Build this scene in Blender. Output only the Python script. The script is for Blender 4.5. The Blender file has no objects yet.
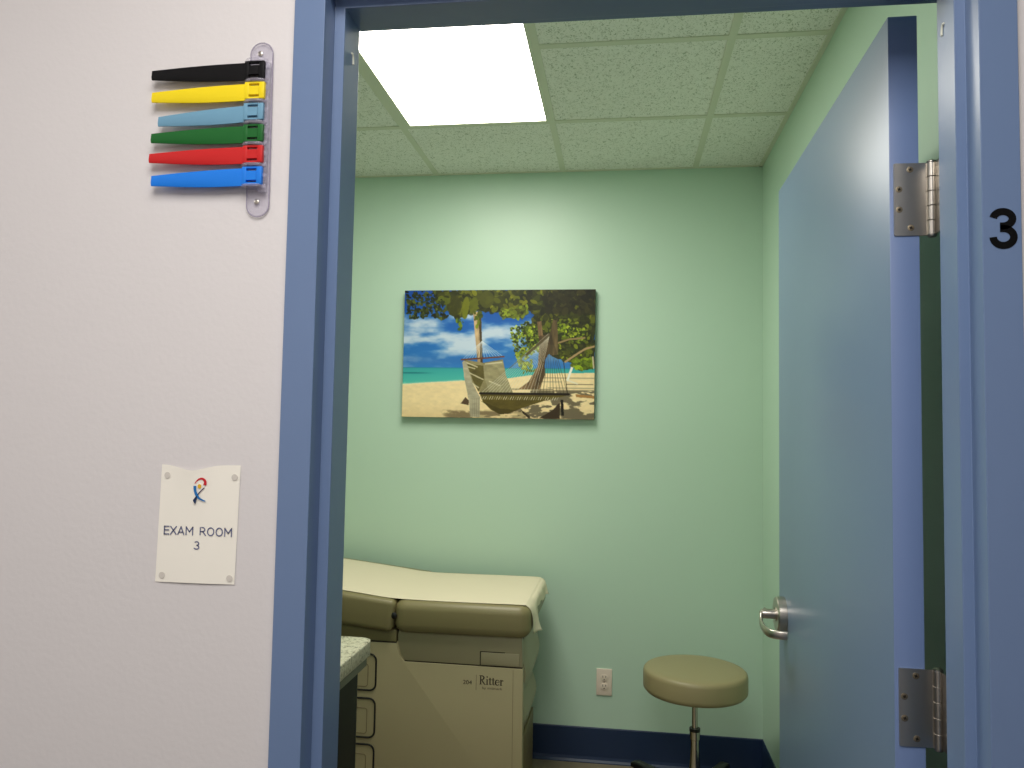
import bpy, bmesh, math, random
import numpy as np
from mathutils import Vector, Matrix

random.seed(4)
SC = bpy.context.scene
COL = SC.collection
PI = math.pi

# ------------------------------------------------------------------ helpers
def s2l(c):
    c = c / 255.0
    return c / 12.92 if c <= 0.04045 else ((c + 0.055) / 1.055) ** 2.4

def rgb(r, g, b):
    return (s2l(r), s2l(g), s2l(b), 1.0)

def material(name, col, rough=0.5, metal=0.0, spec=0.5, coat=0.0, bump=None, mottle=None, alpha=1.0, trans=0.0, coatrough=0.1):
    """principled material; bump = (scale, strength, distance); mottle = (scale, amount)"""
    m = bpy.data.materials.new(name)
    m.use_nodes = True
    nt = m.node_tree
    b = nt.nodes['Principled BSDF']
    b.inputs['Base Color'].default_value = col
    b.inputs['Roughness'].default_value = rough
    b.inputs['Metallic'].default_value = metal
    b.inputs['Specular IOR Level'].default_value = spec
    b.inputs['Coat Weight'].default_value = coat
    b.inputs['Coat Roughness'].default_value = coatrough
    b.inputs['Alpha'].default_value = alpha
    b.inputs['Transmission Weight'].default_value = trans
    tc = nt.nodes.new('ShaderNodeTexCoord')
    if bump:
        n = nt.nodes.new('ShaderNodeTexNoise')
        n.inputs['Scale'].default_value = bump[0]
        n.inputs['Detail'].default_value = 3
        nt.links.new(tc.outputs['Object'], n.inputs['Vector'])
        bp = nt.nodes.new('ShaderNodeBump')
        bp.inputs['Strength'].default_value = bump[1]
        bp.inputs['Distance'].default_value = bump[2]
        nt.links.new(n.outputs['Fac'], bp.inputs['Height'])
        nt.links.new(bp.outputs['Normal'], b.inputs['Normal'])
        nt.links.new(bp.outputs['Normal'], b.inputs['Coat Normal'])
    if mottle:
        n = nt.nodes.new('ShaderNodeTexNoise')
        n.inputs['Scale'].default_value = mottle[0]
        n.inputs['Detail'].default_value = 4
        nt.links.new(tc.outputs['Object'], n.inputs['Vector'])
        mx = nt.nodes.new('ShaderNodeMix')
        mx.data_type = 'RGBA'
        k = mottle[1]
        mx.inputs[6].default_value = tuple(c * (1 - k) for c in col[:3]) + (1,)
        mx.inputs[7].default_value = tuple(min(1, c * (1 + k)) for c in col[:3]) + (1,)
        nt.links.new(n.outputs['Fac'], mx.inputs[0])
        nt.links.new(mx.outputs[2], b.inputs['Base Color'])
    return m

def finish(me, smooth=None):
    if smooth is not None:
        me.polygons.foreach_set('use_smooth', [True] * len(me.polygons))
        me.set_sharp_from_angle(angle=math.radians(smooth))

def link(name, me, mat, parent=None, smooth=None):
    finish(me, smooth)
    o = bpy.data.objects.new(name, me)
    COL.objects.link(o)
    for m in (mat if isinstance(mat, (list, tuple)) else [mat]):
        me.materials.append(m)
    if parent is not None:
        o.parent = parent
        o.matrix_parent_inverse = world(parent).inverted()
    return o

def world(o):
    m = o.matrix_basis.copy()
    if o.parent is not None:
        m = world(o.parent) @ o.matrix_parent_inverse @ m
    return m

def obj(name, bm, mat, parent=None, smooth=None):
    bmesh.ops.recalc_face_normals(bm, faces=bm.faces)
    me = bpy.data.meshes.new(name)
    bm.to_mesh(me)
    bm.free()
    return link(name, me, mat, parent, smooth)

def pyobj(name, verts, faces, mat, parent=None, smooth=None):
    bm = bmesh.new()
    vs = [bm.verts.new(v) for v in verts]
    for f in faces:
        bm.faces.new([vs[i] for i in f])
    return obj(name, bm, mat, parent, smooth)

def tag(o, label, cat=None, group=None, kind=None):
    if label: o['label'] = label
    if cat: o['category'] = cat
    if group: o['group'] = group
    if kind: o['kind'] = kind
    return o

def thing(name, loc, label, cat, group=None, kind=None):
    o = bpy.data.objects.new(name, None)
    COL.objects.link(o)
    o.empty_display_size = 0.05
    o.location = loc
    return tag(o, label, cat, group, kind)

def box(bm, x0, x1, y0, y1, z0, z1, bev=0.0, seg=2):
    b2 = bmesh.new()
    vs = [b2.verts.new((x, y, z)) for x in (x0, x1) for y in (y0, y1) for z in (z0, z1)]
    for f in ((0, 1, 3, 2), (4, 6, 7, 5), (0, 4, 5, 1), (2, 3, 7, 6), (0, 2, 6, 4), (1, 5, 7, 3)):
        b2.faces.new([vs[i] for i in f])
    if bev > 0:
        bmesh.ops.bevel(b2, geom=list(b2.edges), offset=bev, segments=seg, profile=0.5, affect='EDGES', clamp_overlap=True)
    bmesh.ops.recalc_face_normals(b2, faces=b2.faces)
    merge(bm, b2)

def merge(bm, b2, M=None):
    if M is not None:
        bmesh.ops.transform(b2, matrix=M, verts=b2.verts)
    me = bpy.data.meshes.new('tmp')
    b2.to_mesh(me)
    b2.free()
    bm.from_mesh(me)
    bpy.data.meshes.remove(me)

def prism(bm, pts, axis, a, b, bev=0.0, seg=2):
    """extrude polygon pts (2D) along axis from a to b. axis 'x': pts=(y,z); 'y': pts=(x,z); 'z': pts=(x,y)"""
    def p3(p, t):
        return {'x': (t, p[0], p[1]), 'y': (p[0], t, p[1]), 'z': (p[0], p[1], t)}[axis]
    b2 = bmesh.new()
    A = [b2.verts.new(p3(p, a)) for p in pts]
    B = [b2.verts.new(p3(p, b)) for p in pts]
    n = len(pts)
    b2.faces.new(A); b2.faces.new(B[::-1])
    for i in range(n):
        b2.faces.new((A[i], A[(i + 1) % n], B[(i + 1) % n], B[i]))
    bmesh.ops.recalc_face_normals(b2, faces=b2.faces)
    if bev > 0:
        rim = [e for e in b2.edges if len({v in A for v in e.verts}) == 1]
        bmesh.ops.bevel(b2, geom=rim, offset=bev, segments=seg, profile=0.5, affect='EDGES', clamp_overlap=True)
    merge(bm, b2)

def lathe(bm, prof, c=(0, 0, 0), n=40, M=None):
    """prof = [(r, z)] revolved about z at c"""
    b2 = bmesh.new()
    rings = []
    for r, z in prof:
        if r < 1e-6:
            rings.append([b2.verts.new((0, 0, z))])
        else:
            rings.append([b2.verts.new((r * math.cos(2 * PI * k / n), r * math.sin(2 * PI * k / n), z)) for k in range(n)])
    for A, B in zip(rings, rings[1:]):
        for k in range(n):
            k2 = (k + 1) % n
            if len(A) == 1 and len(B) == 1: continue
            if len(A) == 1: b2.faces.new((A[0], B[k], B[k2]))
            elif len(B) == 1: b2.faces.new((A[k], A[k2], B[0]))
            else: b2.faces.new((A[k], A[k2], B[k2], B[k]))
    bmesh.ops.recalc_face_normals(b2, faces=b2.faces)
    MM = Matrix.Translation(c)
    if M is not None: MM = MM @ M
    merge(bm, b2, MM)

def sweep(bm, path, sec, up=(0, 0, 1), close=False):
    """sweep section polygon sec [(a,b)] (a along side, b along up) along path points"""
    b2 = bmesh.new()
    P = [Vector(p) for p in path]
    up = Vector(up)
    rings = []
    n = len(P)
    for i, p in enumerate(P):
        if close:
            t = (P[(i + 1) % n] - P[i - 1]).normalized()
        else:
            t = (P[min(i + 1, n - 1)] - P[max(i - 1, 0)]).normalized()
        side = t.cross(up).normalized()
        u2 = side.cross(t).normalized()
        rings.append([b2.verts.new(p + side * a + u2 * b) for a, b in sec])
    m = len(sec)
    rng = range(n) if close else range(n - 1)
    for i in rng:
        A, B = rings[i], rings[(i + 1) % n]
        for k in range(m):
            b2.faces.new((A[k], A[(k + 1) % m], B[(k + 1) % m], B[k]))
    if not close:
        b2.faces.new(rings[0]); b2.faces.new(rings[-1][::-1])
    bmesh.ops.recalc_face_normals(b2, faces=b2.faces)
    merge(bm, b2)

def circ(r, n=12):
    return [(r * math.cos(2 * PI * k / n), r * math.sin(2 * PI * k / n)) for k in range(n)]

def rrect(x0, x1, z0, z1, r, n=5):
    out = []
    for cx, cz, a0 in ((x1 - r, z1 - r, 0), (x0 + r, z1 - r, 90), (x0 + r, z0 + r, 180), (x1 - r, z0 + r, 270)):
        for k in range(n + 1):
            a = math.radians(a0 + 90 * k / n)
            out.append((cx + r * math.cos(a), cz + r * math.sin(a)))
    return out

def text_mesh(name, body, size, cx, cz, y, mat, parent=None, bold=0.0, align='CENTER', sx=1.0):
    """lettering standing in the xz plane, read from -y"""
    cu = bpy.data.curves.new('t', 'FONT')
    cu.body = body
    cu.size = size
    cu.align_x = align
    cu.align_y = 'CENTER'
    cu.offset = bold
    o = bpy.data.objects.new('t', cu)
    COL.objects.link(o)
    bpy.context.view_layer.update()
    me = bpy.data.meshes.new_from_object(o.evaluated_get(bpy.context.evaluated_depsgraph_get()))
    bpy.data.objects.remove(o)
    for v in me.vertices:
        x, z = v.co.x * sx, v.co.y
        v.co = (cx + x, y, cz + z)
    me.name = name
    me.materials.clear()
    return link(name, me, mat, parent)

def ribbon(pts, widths):
    """flat ribbon polygon strip (x,z) with half widths -> verts, faces"""
    V, F = [], []
    n = len(pts)
    for i, p in enumerate(pts):
        a = pts[max(i - 1, 0)]; b = pts[min(i + 1, n - 1)]
        dx, dz = b[0] - a[0], b[1] - a[1]
        L = math.hypot(dx, dz) or 1
        nx, nz = -dz / L, dx / L
        w = widths[i] if isinstance(widths, (list, tuple)) else widths
        V += [(p[0] + nx * w, p[1] + nz * w), (p[0] - nx * w, p[1] - nz * w)]
    for i in range(n - 1):
        F.append((2 * i, 2 * i + 1, 2 * i + 3, 2 * i + 2))
    return V, F

def flat(name, polys, y, mat, parent=None):
    """polys: list of (verts2d, faces) in xz at depth y facing -y"""
    V, F = [], []
    for v, f in polys:
        o = len(V)
        V += [(p[0], y, p[1]) for p in v]
        F += [tuple(i + o for i in q) for q in f]
    me = bpy.data.meshes.new(name)
    me.from_pydata(V, [], F)
    me.update()
    # make every face look towards -y
    bm = bmesh.new(); bm.from_mesh(me)
    for f in bm.faces:
        f.normal_update()
        if f.normal.y > 0: f.normal_flip()
    bm.to_mesh(me); bm.free()
    return link(name, me, mat, parent)

def smoothcurve(P, n=8):
    """Catmull-Rom through points"""
    out = []
    for i in range(len(P) - 1):
        p0 = P[max(i - 1, 0)]; p1 = P[i]; p2 = P[i + 1]; p3 = P[min(i + 2, len(P) - 1)]
        for k in range(n):
            t = k / n
            out.append(tuple(0.5 * (2 * b + (c - a) * t + (2 * a - 5 * b + 4 * c - d) * t * t + (3 * b - a - 3 * c + d) * t ** 3)
                             for a, b, c, d in zip(p0, p1, p2, p3)))
    out.append(tuple(P[-1]))
    return out

# ------------------------------------------------------------------ dimensions (metres)
W = 0.914            # clear opening between jamb rabbets
FW = 0.0485          # frame face width
R1, R2, ST = 0.0405, 0.1005, 0.0151
ZH = 2.1393
Y_HALL, Y_ROOM = 0.010, 0.150
YB, XR, XL, ZC = 2.5204, 1.075, -1.95, 2.699
T = 0.6096
GX, GY = 0.775, 1.9255
BASE = 0.152

# ------------------------------------------------------------------ materials
M_hall = material('hall_white_paint', rgb(226, 221, 219), 0.6, bump=(120, 0.10, 0.003), mottle=(1.5, 0.02))
M_green = material('seafoam_green_paint', rgb(194, 221, 201), 0.40, bump=(160, 0.06, 0.001), mottle=(1.2, 0.02))
M_blue = material('blue_gloss_paint', rgb(110, 132, 168), 0.30, bump=(45, 0.10, 0.002), mottle=(3, 0.03))
M_door = material('door_blue_paint', rgb(112, 134, 162), 0.36, spec=0.38, bump=(18, 0.035, 0.002), mottle=(2, 0.03))
M_edge = material('door_edge_paint', rgb(114, 136, 178), 0.40, bump=(25, 0.05, 0.001))
M_navy = material('navy_vinyl_base', rgb(22, 44, 78), 0.45)
M_floor = material('vinyl_floor', rgb(132, 120, 98), 0.45, mottle=(9, 0.12))
M_carpet = material('hall_carpet', rgb(84, 82, 82), 0.9, bump=(300, 0.4, 0.004), mottle=(60, 0.2))
M_steel = material('satin_steel', rgb(188, 182, 172), 0.30, 1.0, bump=(220, 0.03, 0.0005))
M_steel_dark = material('steel_recess', rgb(60, 54, 46), 0.5, 0.6)
M_screw = material('screw_steel', rgb(150, 138, 116), 0.45, 1.0)
M_chrome = material('chrome', rgb(205, 200, 190), 0.14, 1.0)
M_tan = material('tan_vinyl', rgb(134, 124, 86), 0.42, bump=(260, 0.10, 0.001))
M_tan2 = material('stool_vinyl', rgb(152, 141, 104), 0.42, bump=(260, 0.10, 0.001))
M_body = material('putty_enamel', rgb(174, 162, 126), 0.45)
M_body2 = material('putty_plastic', rgb(154, 145, 115), 0.40)
M_seam = material('dark_seam', rgb(46, 40, 30), 0.7)
M_gasket = material('black_gasket', rgb(14, 14, 14), 0.5)
M_black = material('black_plastic', rgb(16, 16, 17), 0.38)
M_paper = material('exam_paper', rgb(228, 216, 190), 0.85, bump=(40, 0.15, 0.003))
M_sheet = material('ivory_paper', rgb(253, 248, 234), 0.75)
M_dot = material('adhesive_dot', rgb(218, 211, 200), 0.6)
M_ink = material('slate_ink', rgb(92, 98, 134), 0.7)
M_print = material('brown_print', rgb(58, 46, 34), 0.6)
M_outlet = material('outlet_plastic', rgb(236, 220, 204), 0.35)
M_slot = material('outlet_slot', rgb(44, 36, 30), 0.7)
M_three = material('black_vinyl_number', rgb(6, 6, 7), 0.8, spec=0.15)
M_cab = material('black_laminate', rgb(11, 14, 13), 0.5, spec=0.3, mottle=(30, 0.3))
M_strip = material('counter_build_up', rgb(128, 124, 106), 0.6)
M_clear = material('clear_plastic', rgb(214, 208, 226), 0.10, alpha=0.24, coat=0.5)
M_rim = material('clear_plastic_edge', rgb(176, 168, 186), 0.15, alpha=0.55, coat=0.4)
M_tee = material('ceiling_tee', rgb(222, 223, 204), 0.5)

def tile_material():
    m = material('fissured_tile', rgb(214, 218, 200), 0.9)
    nt = m.node_tree
    b = nt.nodes['Principled BSDF']
    tc = nt.nodes.new('ShaderNodeTexCoord')
    mp = nt.nodes.new('ShaderNodeMapping')
    mp.inputs['Scale'].default_value = (1.0, 0.75, 1)
    nt.links.new(tc.outputs['Object'], mp.inputs['Vector'])
    n = nt.nodes.new('ShaderNodeTexNoise')
    n.inputs['Scale'].default_value = 110; n.inputs['Detail'].default_value = 3
    n.inputs['Roughness'].default_value = 0.6; n.inputs['Distortion'].default_value = 1.6
    nt.links.new(mp.outputs['Vector'], n.inputs['Vector'])
    cr = nt.nodes.new('ShaderNodeValToRGB')
    e = cr.color_ramp.elements
    e[0].position = 0.36; e[0].color = rgb(186, 190, 172)
    e[1].position = 0.46; e[1].color = rgb(252, 251, 244)
    nt.links.new(n.outputs['Fac'], cr.inputs['Fac'])
    nt.links.new(cr.outputs['Color'], b.inputs['Base Color'])
    bp = nt.nodes.new('ShaderNodeBump')
    bp.inputs['Strength'].default_value = 0.5; bp.inputs['Distance'].default_value = 0.004
    nt.links.new(cr.outputs['Color'], bp.inputs['Height'])
    nt.links.new(bp.outputs['Normal'], b.inputs['Normal'])
    return m
M_tile = tile_material()

def granite_material():
    m = material('speckled_granite', rgb(206, 198, 174), 0.3)
    nt = m.node_tree
    b = nt.nodes['Principled BSDF']
    tc = nt.nodes.new('ShaderNodeTexCoord')
    n = nt.nodes.new('ShaderNodeTexNoise')
    n.inputs['Scale'].default_value = 120; n.inputs['Detail'].default_value = 5; n.inputs['Roughness'].default_value = 0.7
    nt.links.new(tc.outputs['Object'], n.inputs['Vector'])
    cr = nt.nodes.new('ShaderNodeValToRGB')
    e = cr.color_ramp.elements
    e[0].position = 0.36; e[0].color = rgb(64, 58, 48)
    e[1].position = 0.44; e[1].color = rgb(176, 168, 142)
    x = e.new(0.56); x.color = rgb(210, 204, 182)
    nt.links.new(n.outputs['Fac'], cr.inputs['Fac'])
    nt.links.new(cr.outputs['Color'], b.inputs['Base Color'])
    return m
M_granite = granite_material()

def emission(name, col, s):
    m = bpy.data.materials.new(name); m.use_nodes = True
    nt = m.node_tree
    nt.nodes.clear()
    e = nt.nodes.new('ShaderNodeEmission'); e.inputs['Color'].default_value = col; e.inputs['Strength'].default_value = s
    o = nt.nodes.new('ShaderNodeOutputMaterial')
    nt.links.new(e.outputs[0], o.inputs[0])
    return m
M_lens = emission('light_lens', (1.0, 0.965, 0.86, 1), 14.4)

# ------------------------------------------------------------------ room shell
def struct(o, label, cat):
    return tag(o, label, cat, kind='structure')

bm = bmesh.new()
box(bm, -3.2, 3.2, 0.08, 2.7, -0.05, 0.0)
struct(obj('floor', bm, M_floor), 'beige vinyl floor just visible below the navy baseboard', 'floor')

bm = bmesh.new()
box(bm, -3.2, 3.2, -2.4, 0.08, -0.05, 0.0)  # unseen hall floor; dark carpet added to cut bounce onto the hall wall
struct(obj('floor_hall', bm, M_carpet), 'unseen grey hallway carpet, added to dim the lower hall wall', 'floor')
bm = bmesh.new()
box(bm, XL - 0.1, XR + 0.1, YB, YB + 0.1, 0, ZC + 0.1)
struct(obj('wall_back', bm, M_green), 'seafoam green wall behind the hammock picture and stool', 'wall')
bm = bmesh.new()
box(bm, XR, XR + 0.1, Y_ROOM, YB, 0, ZC + 0.1)
struct(obj('wall_right', bm, M_green), 'narrow seafoam green side wall behind the open blue door', 'wall')
bm = bmesh.new()
box(bm, XL - 0.1, XL, Y_ROOM, YB, 0, ZC + 0.1)
struct(obj('wall_left', bm, M_green), 'seafoam green side wall beside the exam table head', 'wall')

# partition between hall and room: white on the hall side, green on the room side
bm = bmesh.new()
o_ = FW - 0.012
for x0, x1, z0, z1 in ((-3.2, -o_, 0, 2.8), (W + o_, 3.2, 0, 2.8), (-o_, W + o_, ZH + o_, 2.8)):
    box(bm, x0, x1, Y_HALL, Y_ROOM, z0, z1)
bmesh.ops.recalc_face_normals(bm, faces=bm.faces)
for f in bm.faces:
    f.material_index = 1 if f.calc_center_median().y > 0.1 else 0
struct(obj('wall_front', bm, [M_hall, M_green]), 'white textured hallway wall around the doorway', 'wall')
bm = bmesh.new()
box(bm, -3.2, 3.2, -2.4, -2.3, 0, 2.8)
struct(obj('wall_hall', bm, M_hall), 'white wall on the far side of the hallway', 'wall')

# suspended ceilings
bm = bmesh.new()
# room slab with an opening left for the light fixture
fx0, fx1, fy0, fy1 = GX - 2 * T, GX - T, GY - 2 * T, GY
for x0, x1, y0, y1 in ((XL, fx0, Y_ROOM, YB), (fx1, XR, Y_ROOM, YB), (fx0, fx1, Y_ROOM, fy0), (fx0, fx1, fy1, YB)):
    box(bm, x0, x1, y0, y1, ZC + 0.004, ZC + 0.05)
ceil = struct(obj('ceiling', bm, M_tile), 'fissured white ceiling tiles of the exam room', 'ceiling')
bm = bmesh.new()
tw = 0.0125
xs = [GX - k * T for k in range(4)]
for x in xs:
    if x > XL + 0.02:
        box(bm, x - tw, x + tw, Y_ROOM, YB, ZC, ZC + 0.012)
ys = [GY - k * T for k in range(3)]
for y in ys:
    edges = [XL] + sorted(x for x in xs if x > XL + 0.02) + [XR]
    for a, b in zip(edges, edges[1:]):
        if y == ys[1] and abs(a - fx0) < 1e-3:   # the long fixture spans this cell
            continue
        box(bm, a + (tw if a != XL else 0), b - (tw if b != XR else 0), y - tw, y + tw, ZC, ZC + 0.012)
# wall angle
box(bm, XL, XR, YB - 0.010, YB, ZC - 0.001, ZC + 0.011)
box(bm, XR - 0.016, XR, Y_ROOM, YB, ZC - 0.001, ZC + 0.011)
box(bm, XL, XL + 0.022, Y_ROOM, YB, ZC - 0.001, ZC + 0.011)
obj('ceiling_grid', bm, M_tee, ceil)['label'] = 'pale painted metal grid strips'
bm = bmesh.new()
box(bm, -3.2, 3.2, -2.4, Y_HALL, 2.70, 2.75)
struct(obj('ceiling_hall', bm, M_tile), 'hallway ceiling outside the exam room', 'ceiling')

# ceiling light: 2 ft x 4 ft lay-in troffer with flat lens
cl = thing('ceiling_light', ((fx0 + fx1) / 2, (fy0 + fy1) / 2, ZC), 'bright rectangular lay-in light panel glowing in the tiled ceiling', 'light')
bm = bmesh.new()
a, t_, tl_, tr_ = 0.010, 0.030, 0.028, 0.012
for x0, x1, y0, y1 in ((fx0 + a, fx0 + a + tl_, fy0 + a, fy1 - a), (fx1 - a - tr_, fx1 - a, fy0 + a, fy1 - a),
                       (fx0 + a + tl_, fx1 - a - tr_, fy0 + a, fy0 + a + t_), (fx0 + a + tl_, fx1 - a - tr_, fy1 - a - 0.014, fy1 - a)):
    box(bm, x0, x1, y0, y1, ZC - 0.002, ZC + 0.02)
obj('frame', bm, M_tee, cl)
lx0, lx1, ly0, ly1 = fx0 + a + tl_ - .003, fx1 - a - tr_ + .003, fy0 + a + t_ - .003, fy1 - a - .012
pyobj('lens', [(lx0, ly0, ZC + 0.004), (lx0, ly1, ZC + 0.004), (lx1, ly1, ZC + 0.004), (lx1, ly0, ZC + 0.004)], [(0, 1, 2, 3)], M_lens, cl)
# housing above the lens
bm = bmesh.new()
box(bm, fx0 + a, fx1 - a, fy0 + a, fy1 - a, ZC + 0.02, ZC + 0.09)
obj('housing', bm, M_tee, cl)

# cove baseboards
def cove(name, p0, p1, label):
    d = (Vector(p1) - Vector(p0)).normalized()
    nrm = Vector((-d.y, d.x, 0))     # into the room
    prof = [(0, 0.0005), (0.017, 0.0005), (0.016, 0.004), (0.008, 0.012), (0.005, 0.024), (0.005, BASE - 0.004), (0.003, BASE), (0, BASE)]
    bm = bmesh.new()
    A = [bm.verts.new(Vector(p0) + nrm * a + Vector((0, 0, z))) for a, z in prof]
    B = [bm.verts.new(Vector(p1) + nrm * a + Vector((0, 0, z))) for a, z in prof]
    n = len(prof)
    for i in range(n):
        bm.faces.new((A[i], A[(i + 1) % n], B[(i + 1) % n], B[i]))
    bm.faces.new(A[::-1]); bm.faces.new(B)
    return struct(obj(name, bm, M_navy), label, 'baseboard')
cove('baseboard_back', (XR, YB, 0), (XL, YB, 0), 'navy vinyl baseboard along the back wall behind the stool')
cove('baseboard_right', (XR, Y_ROOM, 0), (XR, YB, 0), 'navy vinyl baseboard along the right wall behind the door')
cove('baseboard_left', (XL, YB, 0), (XL, Y_ROOM, 0), 'navy vinyl baseboard along the left wall')

# ------------------------------------------------------------------ steel door frame (double rabbet, mitred)
YF = 0.163
def jamb_profile(st, r2):
    return [(FW, 0.012), (FW, 0.0), (0.0, 0.0), (0.0, R1), (-st, R1), (-st, r2), (0.0105, r2), (0.0105, YF), (FW, YF), (FW, YF - 0.012), (FW - 0.010, YF - 0.012), (FW - 0.010, 0.012)]
STL, R2L, STR, R2R = 0.0165, 0.1080, 0.0146, 0.0990
ZHL, ZHR = ZH + 0.0075, ZH + 0.0030
prof = jamb_profile(STL, R2L)
bm = bmesh.new()
rings = []
for kind in range(4):
    r = []
    for u, y in (prof if kind < 2 else jamb_profile(STR, R2R)):
        p = [(-u, y, 0), (-u, y, ZHL + u), (W + u, y, ZHR + u), (W + u, y, 0)][kind]
        r.append(bm.verts.new(p))
    rings.append(r)
n = len(prof)
for A, B in zip(rings, rings[1:]):
    for k in range(n):
        bm.faces.new((A[k], A[(k + 1) % n], B[(k + 1) % n], B[k]))
bm.faces.new(rings[0]); bm.faces.new(rings[-1][::-1])
bmesh.ops.recalc_face_normals(bm, faces=bm.faces)
long_edges = [e for e in bm.edges if (e.verts[0].co - e.verts[1].co).length > 0.5 and len(e.link_faces) == 2]
bmesh.ops.bevel(bm, geom=long_edges, offset=0.0014, segments=3, profile=0.5, affect='EDGES', clamp_overlap=True)
frame = obj('trim_1', bm, M_blue, smooth=40)
wn = frame.modifiers.new('wn', 'WEIGHTED_NORMAL'); wn.keep_sharp = True; wn.weight = 90
frame = struct(frame, 'glossy blue metal door frame around the exam room doorway', 'door frame')
# small paint-covered clips on both stops
bm = bmesh.new()
for sx, x in ((1, STL), (-1, W - STR)):
    pts = [(x + sx * 0.001, 0.073 + 0.006 * math.cos(t), 2.062 + 0.012 * math.sin(t)) for t in [PI * 0.55 - 0.25 * k for k in range(9)]]
    sweep(bm, pts, circ(0.0018, 6), up=(1, 0, 0))
obj('clip', bm, M_tee, frame, 40)['label'] = 'small curved clip high on the frame stop'
# strike plate lip
bm = bmesh.new()
box(bm, -0.0107, -0.0085, R2L + 0.008, R2L + 0.045, 0.96, 1.08, 0.0006)
obj('strike_plate', bm, M_steel, frame, 40)

# ------------------------------------------------------------------ door leaf, hinged at the right, swung into the room
DX, DY, DTH, DW, DANG, DZ = 0.8585, 0.1831, 0.0440, 0.9085, 0.0103, 2.1460
door = thing('door_1', (DX, DY, 0), 'glossy blue door standing open into the exam room', 'door', kind='structure')
door.rotation_euler = (0, 0, -DANG)
MD = Matrix.Translation((DX, DY, 0)) @ Matrix.Rotation(-DANG, 4, 'Z')   # local: x = thickness, y = width
def dobj(name, bm, mat, parent, smooth=None):
    bmesh.ops.transform(bm, matrix=MD, verts=bm.verts)
    return obj(name, bm, mat, parent, smooth)
bm = bmesh.new()
box(bm, 0, DTH, 0, DW, 0.008, DZ, 0.0015, 2)
bmesh.ops.recalc_face_normals(bm, faces=bm.faces)
for f in bm.faces:
    f.normal_update()
    f.material_index = 1 if f.normal.y < -0.9 or f.normal.z > .9 else 0
dobj('leaf', bm, [M_door, M_edge], door, 40)

# lever set on the hall face
HY, HZ = DW - 0.070, 1.0215
def lever(sgn, x0):
    root = None
    Mr = Matrix.Rotation(PI / 2 * sgn, 4, 'Y')
    bm = bmesh.new()
    lathe(bm, [(0, 0), (0.0445, 0), (0.0445, 0.003), (0.0435, 0.019), (0.041, 0.022), (0.018, 0.022), (0.018, 0.024), (0, 0.024)], (x0, HY, HZ), 48, Mr)
    rose = dobj('rose', bm, M_steel, handle, 35)
    bm = bmesh.new()
    lathe(bm, [(0, 0.022), (0.0125, 0.022), (0.0125, 0.050), (0.0105, 0.058), (0, 0.060)], (x0, HY, HZ), 28, Mr)
    lathe(bm, [(0.006, 0.059), (0.006, 0.0615), (0, 0.0615)], (x0, HY, HZ), 20, Mr)
    path = smoothcurve([(x0 + sgn * 0.046, HY + 0.010, HZ + 0.004), (x0 + sgn * 0.056, HY - 0.004, HZ - 0.002), (x0 + sgn * 0.061, HY - 0.018, HZ - 0.013),
                        (x0 + sgn * 0.062, HY - 0.040, HZ - 0.021), (x0 + sgn * 0.060, HY - 0.080, HZ - 0.024), (x0 + sgn * 0.052, HY - 0.105, HZ - 0.025), (x0 + sgn * 0.034, HY - 0.116, HZ - 0.025), (x0 + sgn * 0.016, HY - 0.118, HZ - 0.025)], 6)
    sec = [(0.0045 * math.cos(t) , 0.0105 * math.copysign(abs(math.sin(t)) ** 0.6, math.sin(t))) for t in [2 * PI * k / 16 for k in range(16)]]
    sweep(bm, path, sec)
    return dobj('lever', bm, M_steel, handle, 40)
handle = thing('handle', (DX, DY, 0), None, None)
handle.parent = door
handle.matrix_parent_inverse = MD.inverted()
handle.location = (MD @ Vector((0, HY, HZ)))
handle['label'] = 'satin steel lever handle with round rose'
lever(-1, 0.0)
handle2 = handle
handle = thing('handle', (0, 0, 0), None, None)
handle.parent = door
handle.matrix_parent_inverse = MD.inverted()
handle.location = (MD @ Vector((DTH, HY, HZ)))
lever(1, DTH)
bm = bmesh.new()
box(bm, 0.010, 0.034, DW - 0.0005, DW + 0.001, HZ - 0.055, HZ + 0.055)
dobj('latch_plate', bm, M_steel, door)

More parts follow.
